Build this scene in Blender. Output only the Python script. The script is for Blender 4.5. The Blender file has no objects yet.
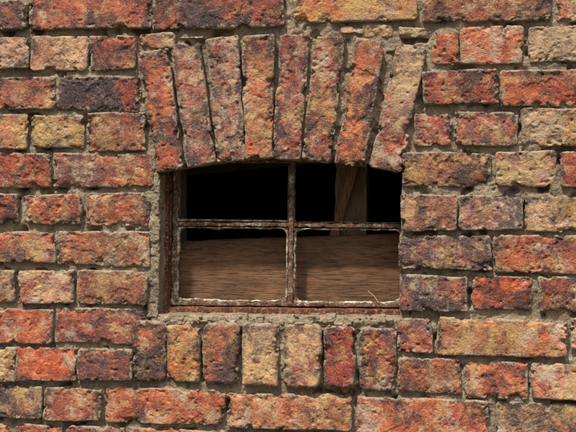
import bpy, math, random
import numpy as np
from mathutils import Vector, Matrix
random.seed(7)
scene = bpy.context.scene

# ------------------------------------------------------------------ camera
FPX = 1100.0
yaw, pitch = math.radians(8.8), math.radians(2.9)
target = Vector((0, 0, 1.30)); DIST = 2.2
F = Vector((-math.sin(yaw)*math.cos(pitch), math.cos(yaw)*math.cos(pitch), -math.sin(pitch)))
C = target - F*DIST
R = F.cross(Vector((0, 0, 1))).normalized(); U = R.cross(F)
cd = bpy.data.cameras.new("camera"); cam = bpy.data.objects.new("camera", cd)
scene.collection.objects.link(cam); scene.camera = cam
cd.sensor_width = 36; cd.lens = 36*FPX/576; cd.clip_end = 2000; cd.clip_start = 0.05
cam.matrix_world = Matrix.Translation(C) @ Matrix((R, U, -F)).transposed().to_4x4()

def P(px, py, y=0.0):
    """survey measurement -> wall-plane metres (x,z) at depth y"""
    d = F*FPX + R*(px-288) + U*(216-py)
    t = (y-C.y)/d.y
    q = C + d*t
    return (q.x, q.z)

# ------------------------------------------------------------------ noise
def _hash(ix, iy, iz, seed):
    h = (ix.astype(np.int64)*374761393 + iy.astype(np.int64)*668265263 + iz.astype(np.int64)*2147483647 + seed*1274126177) & 0xFFFFFFFF
    h = ((h ^ (h >> 13))*1274126177) & 0xFFFFFFFF
    h = ((h ^ (h >> 16))*2246822519) & 0xFFFFFFFF
    h = h ^ (h >> 15)
    return (h & 0xFFFF)/32767.5 - 1.0
def vn(p, seed=0):
    f = np.floor(p); i = f.astype(np.int64); t = p-f; t = t*t*(3-2*t)
    r = 0
    for a in (0, 1):
        wa = t[:, 0] if a else 1-t[:, 0]
        for b in (0, 1):
            wb = t[:, 1] if b else 1-t[:, 1]
            for c in (0, 1):
                wc = t[:, 2] if c else 1-t[:, 2]
                r = r + wa*wb*wc*_hash(i[:, 0]+a, i[:, 1]+b, i[:, 2]+c, seed)
    return r
def fbm(p, scale, octv=3, seed=0, rough=0.5):
    r = 0; a = 1.0; tot = 0
    q = p*scale
    for k in range(octv):
        r = r + a*vn(q+17.3*k, seed+k*31); tot += a; a *= rough; q = q*2.03
    return r/tot

# ------------------------------------------------------------------ mesh accumulator
class Acc:
    def __init__(s): s.v=[]; s.f=[]; s.c1=[]; s.c2=[]; s.pr=[]; s.n=0
    def add(s, v, f, c1=(0,0,0), c2=(0,0,0), pr=(0,0,0), edge=None):
        n = len(v); s.v.append(v); s.f.append(f+s.n); s.n += n
        s.c1.append(np.tile(np.array([*c1, 1.0]), (n, 1))); s.c2.append(np.tile(np.array([*c2, 1.0]), (n, 1)))
        p = np.tile(np.array([*pr, 1.0]), (n, 1))
        if edge is not None: p[:, 3] = edge
        s.pr.append(p)
    def build(s, name, mat, parent=None, smooth=True):
        v = np.concatenate(s.v).astype(np.float32); f = np.concatenate(s.f).astype(np.int32)
        me = bpy.data.meshes.new(name)
        me.vertices.add(len(v)); me.vertices.foreach_set("co", v.ravel())
        me.loops.add(f.size); me.loops.foreach_set("vertex_index", f.ravel())
        me.polygons.add(len(f)); me.polygons.foreach_set("loop_start", np.arange(0, f.size, 4, dtype=np.int32))
        me.polygons.foreach_set("loop_total", np.full(len(f), 4, dtype=np.int32))
        me.polygons.foreach_set("use_smooth", np.full(len(f), smooth))
        me.update(calc_edges=True)
        for nm, arr in (("col1", s.c1), ("col2", s.c2)):
            a = me.attributes.new(nm, 'FLOAT_COLOR', 'POINT'); a.data.foreach_set("color", np.concatenate(arr).astype(np.float32).ravel())
        pr = np.concatenate(s.pr).astype(np.float32)
        a = me.attributes.new("prm", 'FLOAT_COLOR', 'POINT'); q = pr.copy(); q[:, 3] = 1; a.data.foreach_set("color", q.ravel())
        a = me.attributes.new("edge", 'FLOAT', 'POINT'); a.data.foreach_set("value", pr[:, 3].copy())
        me.validate()
        me.materials.append(mat)
        ob = bpy.data.objects.new(name, me); scene.collection.objects.link(ob)
        if parent: ob.parent = parent
        return ob

def grid_faces(nu, nv):
    i = np.arange(nu-1)[:, None]*nv + np.arange(nv-1)[None, :]
    i = i.ravel()
    return np.stack([i, i+nv, i+nv+1, i+1], 1)

def block(acc, quad, yf, depth, step=0.0017, rnd=0.0038, rc=0.007, wob=0.0030, bump=0.0021, chip=0.016, tilt=0.0034,
          seed=None, c1=(0,0,0), c2=(0,0,0), pr=None, fine=0.00025):
    """rough rounded block; quad = TL,TR,BR,BL in wall metres"""
    seed = random.randrange(10**6) if seed is None else seed
    q = np.array(quad, float)
    w = (np.linalg.norm(q[1]-q[0])+np.linalg.norm(q[2]-q[3]))/2
    h = (np.linalg.norm(q[3]-q[0])+np.linalg.norm(q[2]-q[1]))/2
    r = min(rnd, w*0.3, h*0.3)
    dsteps = max(2, min(10, int(depth/(step*4))))
    prof = [(0, yy) for yy in np.linspace(depth, r*1.3, dsteps)]
    for a in (0, 25, 50, 72): 
        a = math.radians(a); prof.append((r*(1-math.cos(a)), r*(1-math.sin(a))))
    def axis(L):
        n = max(2, int((L-2*r)/step))
        mid = np.linspace(r, L-r, n+1)
        pos = [p[0] for p in prof]+list(mid)+[L-p[0] for p in reversed(prof)]
        dp = [p[1] for p in prof]+[0]*len(mid)+[p[1] for p in reversed(prof)]
        return np.array(pos), np.array(dp)
    xu, yu = axis(w); zv, yv = axis(h)
    X, Z = np.meshgrid(xu-w/2, zv-h/2, indexing='ij'); Y = np.maximum(yu[:, None], yv[None, :])
    nu, nv = X.shape
    X = X.ravel(); Z = Z.ravel(); Y = Y.ravel()
    edge = np.minimum(w/2-np.abs(X), h/2-np.abs(Z))
    edge = np.where(Y > r, 0, edge)
    rcc = min(rc*random.uniform(.4, 1.6), w*.35, h*.35)
    a = np.maximum(np.abs(X)-(w/2-rcc), 0); b = np.maximum(np.abs(Z)-(h/2-rcc), 0)
    L = np.hypot(a, b); m = np.maximum(a, b); s = np.where((a > 0) & (b > 0), m/np.maximum(L, 1e-9), 1)
    X = np.where((a > 0) & (b > 0), np.sign(X)*((w/2-rcc)+a*s), X); Z = np.where((a > 0) & (b > 0), np.sign(Z)*((h/2-rcc)+b*s), Z)
    u = (X/w+.5)[:, None]; v = (Z/h+.5)[:, None]
    XZ = (q[3]*(1-u)+q[2]*u)*(1-v)+(q[0]*(1-u)+q[1]*u)*v
    cen = q.mean(0)
    p3 = np.stack([XZ[:, 0], Y, XZ[:, 1]], 1)+seed*0.0137 % 50
    nx = fbm(p3, 28, 3, seed+1); nz = fbm(p3, 28, 3, seed+2); ny = fbm(p3, 18, 4, seed+3, .5)
    ef = np.exp(-edge/0.007)
    c = np.maximum(0, fbm(p3, 38, 4, seed+4, .6)-0.10)*chip*ef*3.6
    pit = np.maximum(0, fbm(p3, 95, 2, seed+6)-0.42)*bump*4.5
    fl = fbm(p3, 24, 4, seed+7, .6); flake = np.clip((fl-.14)*22, 0, 1)*bump*.8
    ff = fbm(p3, 330, 2, seed+5)*fine*1.6
    sx = -np.sign(X)*np.exp(-(w/2-np.abs(X))/0.006); sz = -np.sign(Z)*np.exp(-(h/2-np.abs(Z))/0.006)
    fx = XZ[:, 0]+nx*wob+sx*c*.5+fbm(p3, 160, 2, seed+8)*wob*.3
    fz = XZ[:, 1]+nz*wob+sz*c*.5+fbm(p3, 160, 2, seed+9)*wob*.3
    tx, tz = random.uniform(-tilt, tilt), random.uniform(-tilt, tilt)
    front = np.clip(1-Y/0.03, 0, 1)
    fy = yf+Y+front*(ny*bump+pit+flake+ff+tx*X/w*2+tz*Z/h*2+c*.7)
    if pr is None: pr = (0.3, 0.3, random.random())
    acc.add(np.stack([fx, fy, fz], 1), grid_faces(nu, nv), c1, c2, pr, edge)

# ------------------------------------------------------------------ colours
def lin(c):
    c = [x/255 for x in c]
    return tuple(x/12.92 if x <= .04045 else ((x+.055)/1.055)**2.4 for x in c)
PAL = {'r': (154, 76, 55), 'o': (182, 100, 62), 'O': (204, 94, 54), 'd': (82, 64, 63), 'p': (126, 80, 70), 'y': (188, 150, 84),
       'b': (148, 100, 70), 'g': (168, 138, 116), 't': (198, 162, 122), 'R': (142, 60, 46)}
def jit(c, a=0.13):
    k = 1+random.uniform(-a, a); return tuple(max(0, x*k*(1+random.uniform(-.06, .06))) for x in c)

# ------------------------------------------------------------------ node helpers
def new_mat(name):
    m = bpy.data.materials.new(name); m.use_nodes = True
    nt = m.node_tree; nt.nodes.clear()
    out = nt.nodes.new('ShaderNodeOutputMaterial'); b = nt.nodes.new('ShaderNodeBsdfPrincipled')
    nt.links.new(b.outputs[0], out.inputs[0]); b.inputs['Roughness'].default_value = .88
    b.inputs['Specular IOR Level'].default_value = .25
    return m, nt, b
class N:
    def __init__(s, nt): s.nt = nt
    def put(s, sock, v):
        if hasattr(v, 'is_output'): s.nt.links.new(v, sock)
        elif v is not None: sock.default_value = v
    def math(s, op, a, b=None, c=None, clamp=False):
        n = s.nt.nodes.new('ShaderNodeMath'); n.operation = op; n.use_clamp = clamp
        s.put(n.inputs[0], a); s.put(n.inputs[1], b); s.put(n.inputs[2], c); return n.outputs[0]
    def vmath(s, op, a, b=None):
        n = s.nt.nodes.new('ShaderNodeVectorMath'); n.operation = op; s.put(n.inputs[0], a); s.put(n.inputs[1], b); return n.outputs[0]
    def noise(s, vec, scale, detail=4, rough=.6, dist=0):
        n = s.nt.nodes.new('ShaderNodeTexNoise'); s.put(n.inputs['Vector'], vec); n.inputs['Scale'].default_value = scale
        n.inputs['Detail'].default_value = detail; n.inputs['Roughness'].default_value = rough; n.inputs['Distortion'].default_value = dist
        return n.outputs[0]
    def rng(s, v, a, b, c=0., d=1.):
        n = s.nt.nodes.new('ShaderNodeMapRange'); s.put(n.inputs[0], v)
        for i, x in enumerate((a, b, c, d)): s.put(n.inputs[i+1], x)
        return n.outputs[0]
    def mix(s, f, a, b, mode='MIX'):
        n = s.nt.nodes.new('ShaderNodeMix'); n.data_type = 'RGBA'; n.blend_type = mode
        s.put(n.inputs[0], f); s.put(n.inputs[6], a if hasattr(a, 'is_output') else (*a, 1)); s.put(n.inputs[7], b if hasattr(b, 'is_output') else (*b, 1))
        return n.outputs[2]
    def grey(s, v):
        n = s.nt.nodes.new('ShaderNodeCombineColor')
        for i in range(3): s.nt.links.new(v, n.inputs[i])
        return n.outputs[0]
    def attr(s, name):
        n = s.nt.nodes.new('ShaderNodeAttribute'); n.attribute_name = name; return n
    def obj(s): return s.nt.nodes.new('ShaderNodeTexCoord').outputs['Object']
    def bump(s, h, dist, strength=1., nrm=None):
        n = s.nt.nodes.new('ShaderNodeBump'); n.inputs['Distance'].default_value = dist; n.inputs['Strength'].default_value = strength
        s.put(n.inputs['Height'], h); s.put(n.inputs['Normal'], nrm); return n.outputs[0]

MORT1 = lin((160, 143, 118)); MORT2 = lin((132, 116, 95)); MORT3 = lin((194, 180, 154))

def brick_mat():
    m, nt, b = new_mat("old_brick"); k = N(nt)
    prm = k.attr("prm"); sep = nt.nodes.new('ShaderNodeSeparateColor'); nt.links.new(prm.outputs['Color'], sep.inputs[0])
    off = k.math('MULTIPLY', sep.outputs[2], 41.0)
    vec = k.vmath('ADD', k.obj(), off)
    c1 = k.attr("col1").outputs['Color']; c2 = k.attr("col2").outputs['Color']; edge = k.attr("edge").outputs['Fac']
    n1 = k.noise(vec, 12, 5, .68, .4)
    base = k.mix(k.rng(n1, .43, .58), c1, c2)
    n2 = k.noise(vec, 60, 5, .74, .2)
    base = k.mix(1.0, base, k.grey(k.rng(n2, .3, .7, .48, 1.52)), 'MULTIPLY')
    n6 = k.noise(vec, 28, 6, .76, .2)
    base = k.mix(k.rng(n6, .54, .62, 0, .6), base, lin((196, 112, 72)))
    base = k.mix(k.rng(n6, .46, .37, 0, .65), base, lin((96, 56, 48)))
    # pale lime / grey-white weathering
    n4 = k.noise(k.vmath('ADD', vec, (3.1, 7.7, 1.3)), 24, 6, .78, .2)
    th = k.math('MULTIPLY_ADD', sep.outputs[1], -.20, .60)
    pf = k.rng(k.math('SUBTRACT', n4, th), -.01, .11, 0, .72)
    base = k.mix(pf, base, k.mix(k.rng(n1, .42, .56), lin((196, 178, 152)), lin((198, 160, 104))))
    # soot / burnt patches, heavier towards the arrises
    n3 = k.noise(k.vmath('ADD', vec, (9.1, 2.7, 5.3)), 16, 6, .77, .3)
    th = k.math('ADD', k.math('MULTIPLY_ADD', sep.outputs[0], -.25, .638), k.rng(edge, 0, .014, -.08, .012))
    df = k.rng(k.math('SUBTRACT', n3, th), -.01, .10, 0, .86)
    base = k.mix(df, base, lin((60, 49, 49)))
    # mortar smear near arrises
    n5 = k.noise(k.vmath('ADD', vec, (1.1, 12.7, 8.3)), 48, 5, .74, .2)
    e = k.rng(edge, 0., .012, .15, -.09)
    mf = k.rng(k.math('ADD', n5, e), .57, .64, 0, .85)
    base = k.mix(mf, base, MORT1)
    n7 = k.noise(vec, 360, 2, .6)
    base = k.mix(k.rng(n7, .60, .70, 0, .42), base, lin((212, 190, 162)))
    base = k.mix(k.rng(n7, .40, .30, 0, .6), base, lin((58, 38, 34)))
    nt.links.new(base, b.inputs['Base Color'])
    nt.links.new(k.rng(n4, .4, .6, .60, .88), b.inputs['Roughness'])
    b.inputs['Specular IOR Level'].default_value = .42
    h = k.math('MULTIPLY_ADD', n7, .2, k.math('MULTIPLY', n2, 1.35))
    nt.links.new(k.bump(h, .0042, 1.), b.inputs['Normal'])
    return m
def mortar_mat():
    m, nt, b = new_mat("lime_mortar"); k = N(nt); vec = k.obj()
    base = k.mix(k.rng(k.noise(vec, 9, 5, .65), .4, .62), MORT1, MORT2)
    a = k.noise(vec, 50, 5, .74, .3)
    base = k.mix(k.rng(a, .55, .70, 0, .75), base, MORT3)
    base = k.mix(k.rng(a, .46, .35, 0, .75), base, lin((86, 73, 59)))
    base = k.mix(k.rng(k.noise(k.vmath('ADD', vec, (4, 4, 4)), 24, 5, .72), .58, .68, 0, .45), base, lin((150, 104, 80)))
    n7 = k.noise(vec, 380, 3, .65)
    base = k.mix(k.rng(n7, .57, .67, 0, .5), base, lin((206, 192, 168)))
    base = k.mix(k.rng(n7, .43, .33, 0, .6), base, lin((60, 51, 42)))
    nt.links.new(base, b.inputs['Base Color'])
    h = k.math('ADD', k.noise(vec, 110, 4, .72), k.math('MULTIPLY', n7, .35))
    nt.links.new(k.bump(h, .005, 1.), b.inputs['Normal'])
    return m
def frame_mat(name, thr, paint=(186, 172, 148), lo=(74, 52, 42), hi=(134, 90, 66)):
    m, nt, b = new_mat(name); k = N(nt); vec = k.obj()
    rust = k.mix(k.rng(k.noise(vec, 40, 5, .7, .4), .38, .64), lin(lo), lin(hi))
    rust = k.mix(k.rng(k.noise(vec, 150, 4, .7), .52, .66), rust, lin((160, 124, 94)))
    n = k.noise(vec, 60, 6, .76, .3)
    f = k.rng(n, thr, thr+.10)
    base = k.mix(f, rust, lin(paint))
    base = k.mix(k.rng(k.noise(vec, 300, 3, .7), .45, .32, 0, .6), base, lin((62, 46, 38)))
    nt.links.new(base, b.inputs['Base Color'])
    h = k.math('ADD', k.math('MULTIPLY', f, .8), k.noise(vec, 220, 4, .75))
    nt.links.new(k.bump(h, .002, 1.), b.inputs['Normal']); b.inputs['Roughness'].default_value = .8
    return m
def wood_mat(name, a, c, axis='X'):
    m, nt, b = new_mat(name); k = N(nt)
    mp = nt.nodes.new('ShaderNodeMapping'); nt.links.new(k.obj(), mp.inputs[0])
    mp.inputs['Scale'].default_value = (.6, 6, 6) if axis == 'X' else (6, 6, .6)
    v = mp.outputs[0]
    g = k.noise(v, 5, 5, .68, .9); g2 = k.noise(v, 45, 5, .72, .2); bl = k.noise(k.obj(), 7, 6, .72, .4)
    base = k.mix(k.rng(g, .38, .62), lin(a), lin(c))
    base = k.mix(k.rng(g2, .47, .38, 0, .7), base, lin([x*.5 for x in a]))
    base = k.mix(k.rng(g2, .55, .65, 0, .4), base, lin([min(255, x*1.2) for x in c]))
    base = k.mix(k.rng(bl, .52, .66, 0, .35), base, lin([min(255, x*1.2) for x in c]))
    base = k.mix(k.rng(bl, .46, .36, 0, .45), base, lin([x*.7 for x in a]))
    nt.links.new(base, b.inputs['Base Color'])
    nt.links.new(k.bump(k.math('MULTIPLY_ADD', g2, .8, g), .005, 1.), b.inputs['Normal'])
    return m
MB = brick_mat(); MM = mortar_mat()
MF = frame_mat("rusty_painted_steel", .50); MRUST = frame_mat("rusted_steel", .60, (156, 130, 104), (68, 44, 34), (120, 74, 52)); MPUTTY = frame_mat("old_putty", .43, (208, 198, 174))

wall = bpy.data.objects.new("brick_wall", None); scene.collection.objects.link(wall)

# ------------------------------------------------------------------ surveyed bricks
# (x0,y0,x1,y1, colours, soot, pale)
B = [
 # course 0
 (-100,3,27,31,'pd',.5,.2),(29,-8,152,29,'or',.7,.4),(153,-8,283,27,'dr',.8,.3),(293,-11,417,22,'oy',.4,.6),(422,-13,551,20,'rb',.55,.6),(556,-14,680,19,'rt',.3,.6),
 # course 1
 (-30,37,29,70,'bg',.3,.5),(32,37,87,70,'bt',.4,.6),(90,36,137,69,'rb',.6,.3),(139,33,175,47,'bt',.2,.7),
 (431,30,458,64,'ro',.3,.3),(460,28,523,64,'ot',.3,.7),(529,27,590,61,'tg',.3,.6),
 # course 2
 (-68,78,55,108,'rb',.55,.3),(57,76,140,110,'dR',.85,.1),(422,71,497,105,'rR',.6,.4),(501,70,625,106,'or',.5,.45),
 # course 3
 (-32,114,28,149,'yb',.5,.4),(32,115,85,147,'yp',.5,.4),(87,114,147,150,'rb',.55,.5),(414,115,453,145,'rb',.5,.4),(455,112,517,145,'rp',.6,.5),(521,109,583,146,'tb',.4,.7),
 # course 4
 (-72,154,51,187,'ro',.5,.45),(54,154,152,186,'pr',.4,.6),(403,154,491,187,'rb',.6,.6),(495,152,556,187,'rt',.35,.7),(560,152,622,188,'Rr',.4,.4),
 # course 5
 (-44,194,18,223,'rd',.6,.2),(27,194,83,224,'ro',.5,.5),(86,193,149,226,'rb',.5,.6),(401,195,457,231,'bp',.7,.5),(459,196,523,230,'gp',.6,.6),(526,197,588,232,'ty',.5,.5),
 # course 6
 (-68,233,56,262,'rb',.5,.6),(58,232,150,265,'bo',.5,.6),(399,235,492,268,'pb',.75,.5),(494,235,618,273,'ro',.5,.55),
 # course 7
 (-46,270,15,302,'bg',.4,.5),(20,271,75,303,'rt',.45,.7),(76,271,147,304,'rb',.6,.5),(399,277,468,311,'dr',.7,.4),(471,276,533,310,'Or',.6,.2),(538,278,602,311,'pr',.6,.5),
 # course 8
 (-70,309,53,342,'ro',.4,.4),(56,309,146,344,'rp',.65,.4),(398,318,433,352,'pr',.5,.5),(437,319,567,355,'ob',.35,.75),(571,320,700,355,'rt',.2,.4),
 # course 9
 (-46,347,16,379,'bt',.4,.5),(17,348,77,380,'Or',.4,.35),(79,349,133,380,'rd',.6,.3),(398,359,461,393,'rb',.55,.5),(465,361,527,397,'ro',.55,.5),(531,363,595,398,'rt',.3,.75),
 # course 10
 (-80,384,43,416,'bd',.55,.5),(45,388,102,420,'rb',.5,.55),(104,390,225,424,'or',.45,.6),(227,393,353,429,'ob',.4,.6),(357,399,489,436,'ro',.45,.6),(496,404,620,441,'bd',.55,.65),
 # course 11
 (-50,423,10,455,'yr',.3,.4),(13,425,62,457,'rb',.3,.3),(66,426,125,460,'rp',.3,.3),(129,430,252,464,'ro',.3,.3),(256,433,320,469,'br',.3,.3),(324,438,450,474,'rb',.3,.3),(455,443,575,480,'rd',.3,.3),
]
def slope(py): return (py-165)*0.000135
acc = Acc()
for (x0, y0, x1, y1, cc, so, pa) in B:
    s0 = slope(y0)*(x1-x0)/2; s1 = slope(y1)*(x1-x0)/2
    j = lambda: random.uniform(-1.3, 1.3)
    quad = [P(x0+j()-.2, y0-s0+j()-.6), P(x1+j()+.2, y0+s0+j()-.6), P(x1+j()+.2, y1+s1+j()+.6), P(x0+j()-.2, y1-s1+j()+.6)]
    block(acc, quad, -0.0055+random.uniform(-.0035, .004), 0.11, c1=jit(lin(PAL[cc[0]])), c2=jit(lin(PAL[cc[1]])), pr=(so, pa, random.random()))
# voussoirs of the arch
V = [((137,53),(169,48),(185,168),(157,173),'ro',.6,.4),((171,46),(200,42),(217,163),(189,168),'rg',.6,.45),((207,40),(239,35),(247,160),(218,163),'rg',.55,.65),
     ((243,36),(275,34),(273,158),(246,160),'ob',.55,.5),((281,35),(310,34),(301,161),(273,159),'rp',.6,.6),((316,37),(346,37),(331,163),(302,161),'rb',.55,.6),
     ((356,38),(385,41),(365,167),(335,163),'ro',.55,.5),((397,43),(428,46),(401,173),(369,167),'rg',.45,.65)]
for tl, tr, br, bl, cc, so, pa in V:
    block(acc, [P(*tl), P(*tr), P(*br), P(*bl)], -0.011+random.uniform(-.003, .003), 0.11, c1=jit(lin(PAL[cc[0]])), c2=jit(lin(PAL[cc[1]])), pr=(so, pa, random.random()), tilt=.004, wob=.0034)
# soldier course of the sill
S = [(134,321,166,381,'od',.7,.4),(168,324,200,382,'yo',.55,.6),(204,323,239,383,'rb',.65,.35),(244,323,279,385,'bt',.5,.65),(285,324,321,387,'rt',.5,.6),(325,326,355,388,'rR',.55,.3),(360,327,396,390,'pr',.6,.6)]
for x0, y0, x1, y1, cc, so, pa in S:
    block(acc, [P(x0-1, y0), P(x1+1, y0+random.uniform(-1, 1)), P(x1, y1+1), P(x0-1, y1)], -0.009+random.uniform(-.003, .003), 0.11, rnd=.007, rc=.011, c1=jit(lin(PAL[cc[0]])), c2=jit(lin(PAL[cc[1]])), pr=(so, pa, random.random()), tilt=.004, wob=.0034)
# thin tile slips packed over the arch
for x0, y0, x1, y1, cc in [(340,25,366,33,'gt'),(362,24,394,37,'tg'),(399,27,432,38,'tb'),(178,34,203,38,'bg')]:
    block(acc, [P(x0, y0), P(x1, y0+1), P(x1, y1), P(x0, y1)], 0.003, 0.05, rnd=.003, rc=.004, chip=.006, c1=jit(lin(PAL[cc[0]])), c2=jit(lin(PAL[cc[1]])), pr=(.4, .8, random.random()))

# ------------------------------------------------------------------ rest of the wall (beyond the surveyed area)
WX0, WX1, WZ1 = -2.6, 2.8, 2.65
def rand_brick(x0, x1, z0, z1):
    cc = random.choice(['ro', 'rb', 'pr', 'or', 'rp', 'bo', 'rg', 'dp', 'yb', 'Rr', 'ot', 'pd', 'rt'])
    block(acc, [(x0, z1), (x1, z1), (x1, z0), (x0, z0)], random.uniform(-.007, .000), .06, step=.009, c1=jit(lin(PAL[cc[0]])), c2=jit(lin(PAL[cc[1]])),
          pr=(random.uniform(.3, .6), random.uniform(.3, .6), random.random()))
def fill(xa, xb, z0, z1, header):
    x = xa
    while x < xb-.02:
        w = (.112 if header else .24)+random.uniform(-.006, .006)
        if random.random() < .15: w = .112 if not header else .24
        w = min(w, xb-x)
        if w > .03: rand_brick(x, x+w, z0, z1)
        x += w+random.uniform(.008, .013)
lefts = [(-100,3,31),(-30,37,70),(-68,78,108),(-32,114,149),(-72,154,187),(-44,194,223),(-68,233,262),(-46,270,302),(-70,309,342),(-46,347,379),(-80,384,416),(-50,423,455)]
rights = [(680,-14,19),(590,27,61),(625,70,106),(583,109,146),(622,152,188),(588,197,232),(618,235,273),(602,278,311),(700,320,355),(595,363,398),(620,404,441),(575,443,480)]
for i, (x, a, b_) in enumerate(lefts):
    xw, z1 = P(x, a); z0 = P(x, b_)[1]
    fill(WX0, xw-.011, z0, z1, i % 2)
for i, (x, a, b_) in enumerate(rights):
    xw, z1 = P(x, a); z0 = P(x, b_)[1]
    fill(xw+.011, WX1, z0, z1, i % 2)
z = P(288, -12)[1]+.011; i = 1
while z < WZ1:
    fill(WX0, WX1, z, z+.066, i % 2); z += .079; i += 1
z = P(288, 470)[1]-.013; i = 0
while z > 0:
    fill(WX0, WX1, max(z-.068, -.02), z, i % 2); z -= .081; i += 1
acc.build("bricks", MB, wall)

# ------------------------------------------------------------------ mortar bed
def inside(x, z):
    xl = P(157, 240)[0]; xr = P(401, 240)[0]; zb = P(280, 321)[1]
    zt0 = P(280, 156)[1]; zts = P(160, 170)[1]
    xm = (xl+xr)/2; hw = (xr-xl)/2
    top = zt0-(zt0-zts)*((x-xm)/hw)**2
    return (x > xl) & (x < xr) & (z > zb) & (z < top)
def axis(a, f0, f1, b, fine, coarse):
    return np.concatenate([np.arange(a, f0, coarse), np.arange(f0, f1, fine), np.arange(f1, b+coarse, coarse)])
gx = axis(WX0+.01, -.68, .72, WX1-.02, .0019, .02); gz = axis(-.02, .84, 1.78, WZ1+.02, .0019, .02)
GX, GZ = np.meshgrid(gx, gz, indexing='ij'); X = GX.ravel(); Z = GZ.ravel()
p3 = np.stack([X, X*0, Z], 1)
Y = .0072+fbm(p3, 14, 3, 5)*.0045+fbm(p3, 50, 4, 9, .6)*.0070+np.maximum(0, fbm(p3, 34, 3, 77)-.20)*.060+fbm(p3, 240, 2, 13)*.0012
Y = np.maximum(Y, .0005)
X2 = X+fbm(p3, 90, 3, 21)*.002; Z2 = Z+fbm(p3, 90, 3, 22)*.002
f = grid_faces(len(gx), len(gz))
cxm = X[f].mean(1); czm = Z[f].mean(1); f = f[~inside(cxm, czm)]
am = Acc(); am.add(np.stack([X2, Y, Z2], 1), f)
MK = dict(rnd=.004, rc=.004, wob=.003, bump=.003, chip=.012, fine=.001)
block(am, [P(147,172), P(159,174), P(158,318), P(146,318)], .004, .10, **MK)
block(am, [P(402,172), P(412,172), P(410,322), P(400,322)], .010, .10, **MK)
for (a, b2) in zip(V[:-1], V[1:]):
    tl = a[1]; tr = b2[0]; br = b2[3]; bl = a[2]
    block(am, [P(tl[0]-3, tl[1]+2), P(tr[0]+3, tr[1]+2), P(br[0]+3, br[1]-4), P(bl[0]-3, bl[1]-4)], .013, .09, **MK)
block(am, [P(150,315), P(399,318), P(399,332), P(150,330)], .004, .075, **MK)
for _ in range(70):   # crumbs and mortar lumps on the sill
    cx = random.uniform(160, 395); cy = random.uniform(317, 325); s = random.uniform(1.5, 6)
    block(am, [P(cx-s, cy-s*.6), P(cx+s, cy-s*.6), P(cx+s, cy+s*.7), P(cx-s, cy+s*.7)], random.uniform(-.006, .004), random.uniform(.01, .03), step=.0015, rnd=.004, rc=.006, wob=.003, bump=.002)
am.build("mortar", MM, wall)

# ------------------------------------------------------------------ wall core, room
def boxes(name, lst, mat, parent):
    v = []; f = []
    for (x0, x1, y0, y1, z0, z1) in lst:
        n = len(v)
        v += [(x, y, z) for x in (x0, x1) for y in (y0, y1) for z in (z0, z1)]
        f += [[n+i for i in q] for q in ((0,1,3,2),(4,6,7,5),(0,4,5,1),(2,3,7,6),(0,2,6,4),(1,5,7,3))]
    me = bpy.data.meshes.new(name); me.from_pydata(v, [], f); me.materials.append(mat)
    ob = bpy.data.objects.new(name, me); scene.collection.objects.link(ob); ob.parent = parent; return ob
xl = P(157, 240)[0]; xr = P(403, 240)[0]+.004; zb = P(280, 322)[1]; zt = P(280, 156)[1]
Mdark, nt_, b_ = new_mat("dark_plaster"); kk = N(nt_)  # plain dark plaster for the room, tone varied by noise
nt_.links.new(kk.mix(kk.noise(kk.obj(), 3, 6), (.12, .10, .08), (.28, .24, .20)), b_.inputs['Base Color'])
boxes("wall_core", [(WX0, xl, .035, .25, -.03, WZ1), (xr, WX1, .035, .25, -.03, WZ1), (xl, xr, .035, .25, zt, WZ1), (xl, xr, .035, .25, -.03, zb)], MM, wall)
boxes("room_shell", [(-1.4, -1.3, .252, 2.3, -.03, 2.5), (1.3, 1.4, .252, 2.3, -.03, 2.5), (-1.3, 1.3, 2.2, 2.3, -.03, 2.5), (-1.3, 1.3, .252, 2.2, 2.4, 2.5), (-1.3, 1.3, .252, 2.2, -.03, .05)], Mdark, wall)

# ------------------------------------------------------------------ steel window
win = bpy.data.objects.new("metal_window_frame", None); scene.collection.objects.link(win)
YF = .058
FK = dict(step=.0018, rnd=.0016, rc=.0015, wob=.0013, bump=.0009, chip=.003, tilt=0, fine=.0004)
def bar(ac, q, yf, d, **kw):
    k2 = dict(FK); k2.update(kw); block(ac, [P(x, y, yf) for x, y in q], yf, d, **k2)
ar = Acc()
bar(ar, [(158,160),(169,160),(167,318),(157,318)], YF-.006, .05)
bar(ar, [(157,307),(408,310),(408,325),(157,323)], YF-.016, .05, wob=.0018)
bar(ar, [(407,160),(418,160),(418,318),(405,318)], YF-.004, .05)
bar(ar, [(168,152),(408,152),(408,163),(168,163)], YF+.002, .05)
bar(ar, [(167,162),(173,162),(171,306),(166,306)], YF+.006, .02)
ar.build("outer_angle", MRUST, win)
ac = Acc()
bar(ac, [(173.5,160),(179,160),(176,306),(170.5,306)], YF, .022)
bar(ac, [(289.5,160),(294,160),(292.5,306),(287,305)], YF-.004, .026)
bar(ac, [(176,222),(290,223),(290,227),(176,226)], YF-.001, .022)
bar(ac, [(293,223),(408,224),(408,228.5),(293,227)], YF-.001, .022)
bar(ac, [(170,301),(408,303.5),(408,307.5),(170,305.5)], YF, .022)
bar(ac, [(403,160),(409,160),(407,306),(401,306)], YF, .022)
ac.build("glazing_bars", MF, win)
ap = Acc()
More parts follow.
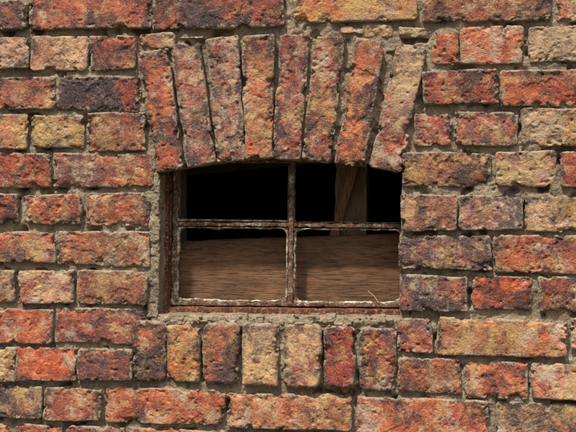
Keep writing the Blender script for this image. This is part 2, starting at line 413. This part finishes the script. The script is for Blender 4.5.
def putty(q, inset, rad, seed):
    q = np.array([P(x, y, YF+.004) for x, y in q]); w = np.linalg.norm(q[1]-q[0]); h = np.linalg.norm(q[3]-q[0])
    n = 520; per = np.linspace(0, 2*(w+h), n, endpoint=False)
    X = np.where(per < w, per, np.where(per < w+h, w, np.where(per < 2*w+h, w-(per-w-h), 0)))
    Z = np.where(per < w, 0, np.where(per < w+h, per-w, np.where(per < 2*w+h, h, h-(per-2*w-h))))
    X = X-w/2; Z = Z-h/2
    rings = []
    for (ins, dy, nzk) in ((-.002, .010, 0), (-.001, .000, .2), (inset*.5, -.002, .5), (inset, .003, 1), (inset, .010, 1)):
        nn = fbm(np.stack([X, Z, X*0+seed], 1), 90, 4, seed, .6)
        big = np.maximum(0, fbm(np.stack([X, Z, X*0+seed], 1), 28, 3, seed+5))*1.4
        i = ins+nzk*(nn*.0022+big*inset*.9)
        i = np.maximum(i, -.002)
        A = np.clip(X, -(w/2-i), w/2-i); Bz = np.clip(Z, -(h/2-i), h/2-i)
        rr = rad if ins > 0 else .0005
        a = np.maximum(np.abs(A)-(w/2-i-rr), 0); b = np.maximum(np.abs(Bz)-(h/2-i-rr), 0)
        L = np.hypot(a, b); m = np.where(L > rr, rr/np.maximum(L, 1e-9), 1)
        A = np.where(L > rr, np.sign(A)*(w/2-i-rr+a*m), A); Bz = np.where(L > rr, np.sign(Bz)*(h/2-i-rr+b*m), Bz)
        u = (A/w+.5)[:, None]; v = (Bz/h+.5)[:, None]
        xz = (q[3]*(1-u)+q[2]*u)*(1-v)+(q[0]*(1-u)+q[1]*u)*v
        rings.append(np.stack([xz[:, 0], YF+.004+dy+nn*.0008, xz[:, 1]], 1))
    V_ = np.concatenate(rings); fs = []
    for k in range(len(rings)-1):
        i0 = np.arange(n)+k*n; i1 = (np.arange(n)+1) % n+k*n
        fs.append(np.stack([i0, i1, i1+n, i0+n], 1))
    ap.add(V_, np.concatenate(fs))
putty([(179,161),(289.5,161),(288.5,222),(177.5,221)], .0022, .003, 11)
putty([(294,161),(404,161),(403,223.5),(293.5,222.5)], .0022, .003, 23)
putty([(177,226.5),(288.5,227.5),(287,303),(175,301)], .0036, .014, 37)
putty([(293.5,228),(403,229),(402,304),(292.5,303)], .0036, .014, 41)
ap.build("putty", MPUTTY, win)

# ------------------------------------------------------------------ timber inside
def timber(name, q, y, d, mat, **kw):
    a = Acc(); k2 = dict(step=.004, rnd=.003, rc=.002, wob=.0012, bump=.001, chip=.004, tilt=0, fine=.0003); k2.update(kw)
    block(a, [P(px, py, y) for px, py in q], y, d, **k2); return a.build(name, mat)
timber("wooden_board", [(140,243),(430,233),(430,312),(140,316)], .105, .028, wood_mat("weathered_board", (108, 80, 58), (142, 106, 78)))
timber("wooden_post", [(336,130),(368,130),(364,330),(332,330)], .20, .06, wood_mat("grey_post", (150, 120, 92), (190, 160, 128), 'Z'))
timber("wooden_slat", [(356,140),(366,140),(338,240),(328,240)], .165, .02, wood_mat("red_slat", (140, 90, 64), (180, 126, 94), 'Z'))
timber("wooden_beam", [(150,150),(450,120),(450,150),(150,180)], .55, .10, wood_mat("dark_beam", (150, 122, 94), (190, 160, 126)))
cu = bpy.data.curves.new("straw", 'CURVE'); cu.dimensions = '3D'; cu.bevel_depth = .0008
sp = cu.splines.new('POLY'); pts = [(368,291,.063),(374,296,.060),(379,303,.056)]; sp.points.add(2)
for s_, (a, b2, y) in zip(sp.points, pts):
    x, z = P(a, b2, y); s_.co = (x, y, z, 1)
ms, n2_, bb = new_mat("straw"); bb.inputs['Base Color'].default_value = (*lin((190, 150, 95)), 1); cu.materials.append(ms)
scene.collection.objects.link(bpy.data.objects.new("straw_stalk", cu))

# ------------------------------------------------------------------ ground
mg, ng, bg = new_mat("earth"); k = N(ng)
g = k.mix(k.rng(k.noise(k.obj(), 3, 8, .7), .42, .58), lin((98, 82, 62)), lin((70, 82, 44)))
g = k.mix(k.rng(k.noise(k.obj(), 60, 5, .7), .4, .7, 0, .6), g, lin((60, 52, 38)))
ng.links.new(g, bg.inputs['Base Color']); ng.links.new(k.bump(k.noise(k.obj(), 40, 6, .7), .02), bg.inputs['Normal'])
me = bpy.data.meshes.new("ground"); me.from_pydata([(-400,-400,0),(400,-400,0),(400,400,0),(-400,400,0)], [], [(0,1,2,3)]); me.materials.append(mg)
scene.collection.objects.link(bpy.data.objects.new("ground", me))

# ------------------------------------------------------------------ light
SE, AZ = math.radians(60), math.radians(-24)   # from upper left, in front of wall
w = bpy.data.worlds.new("World"); scene.world = w; w.use_nodes = True
nt = w.node_tree; bgn = nt.nodes['Background']; sky = nt.nodes.new('ShaderNodeTexSky'); sky.sky_type = 'NISHITA'; sky.sun_disc = False
sky.sun_elevation = SE; sky.sun_rotation = math.pi+AZ
sky.air_density = 1.0; sky.dust_density = 4.0
nt.links.new(sky.outputs[0], bgn.inputs[0]); bgn.inputs[1].default_value = .12
sd = bpy.data.lights.new("sun", 'SUN'); sd.energy = 4.8; sd.angle = math.radians(5); sd.color = (1, .94, .85)
so = bpy.data.objects.new("sun", sd); scene.collection.objects.link(so)
sdir = Vector((math.sin(AZ)*math.cos(SE), -math.cos(AZ)*math.cos(SE), math.sin(SE)))
so.rotation_euler = sdir.to_track_quat('Z', 'Y').to_euler(); so.location = sdir*5
scene.view_settings.view_transform = 'Standard'; scene.view_settings.look = 'None'; scene.view_settings.exposure = 0
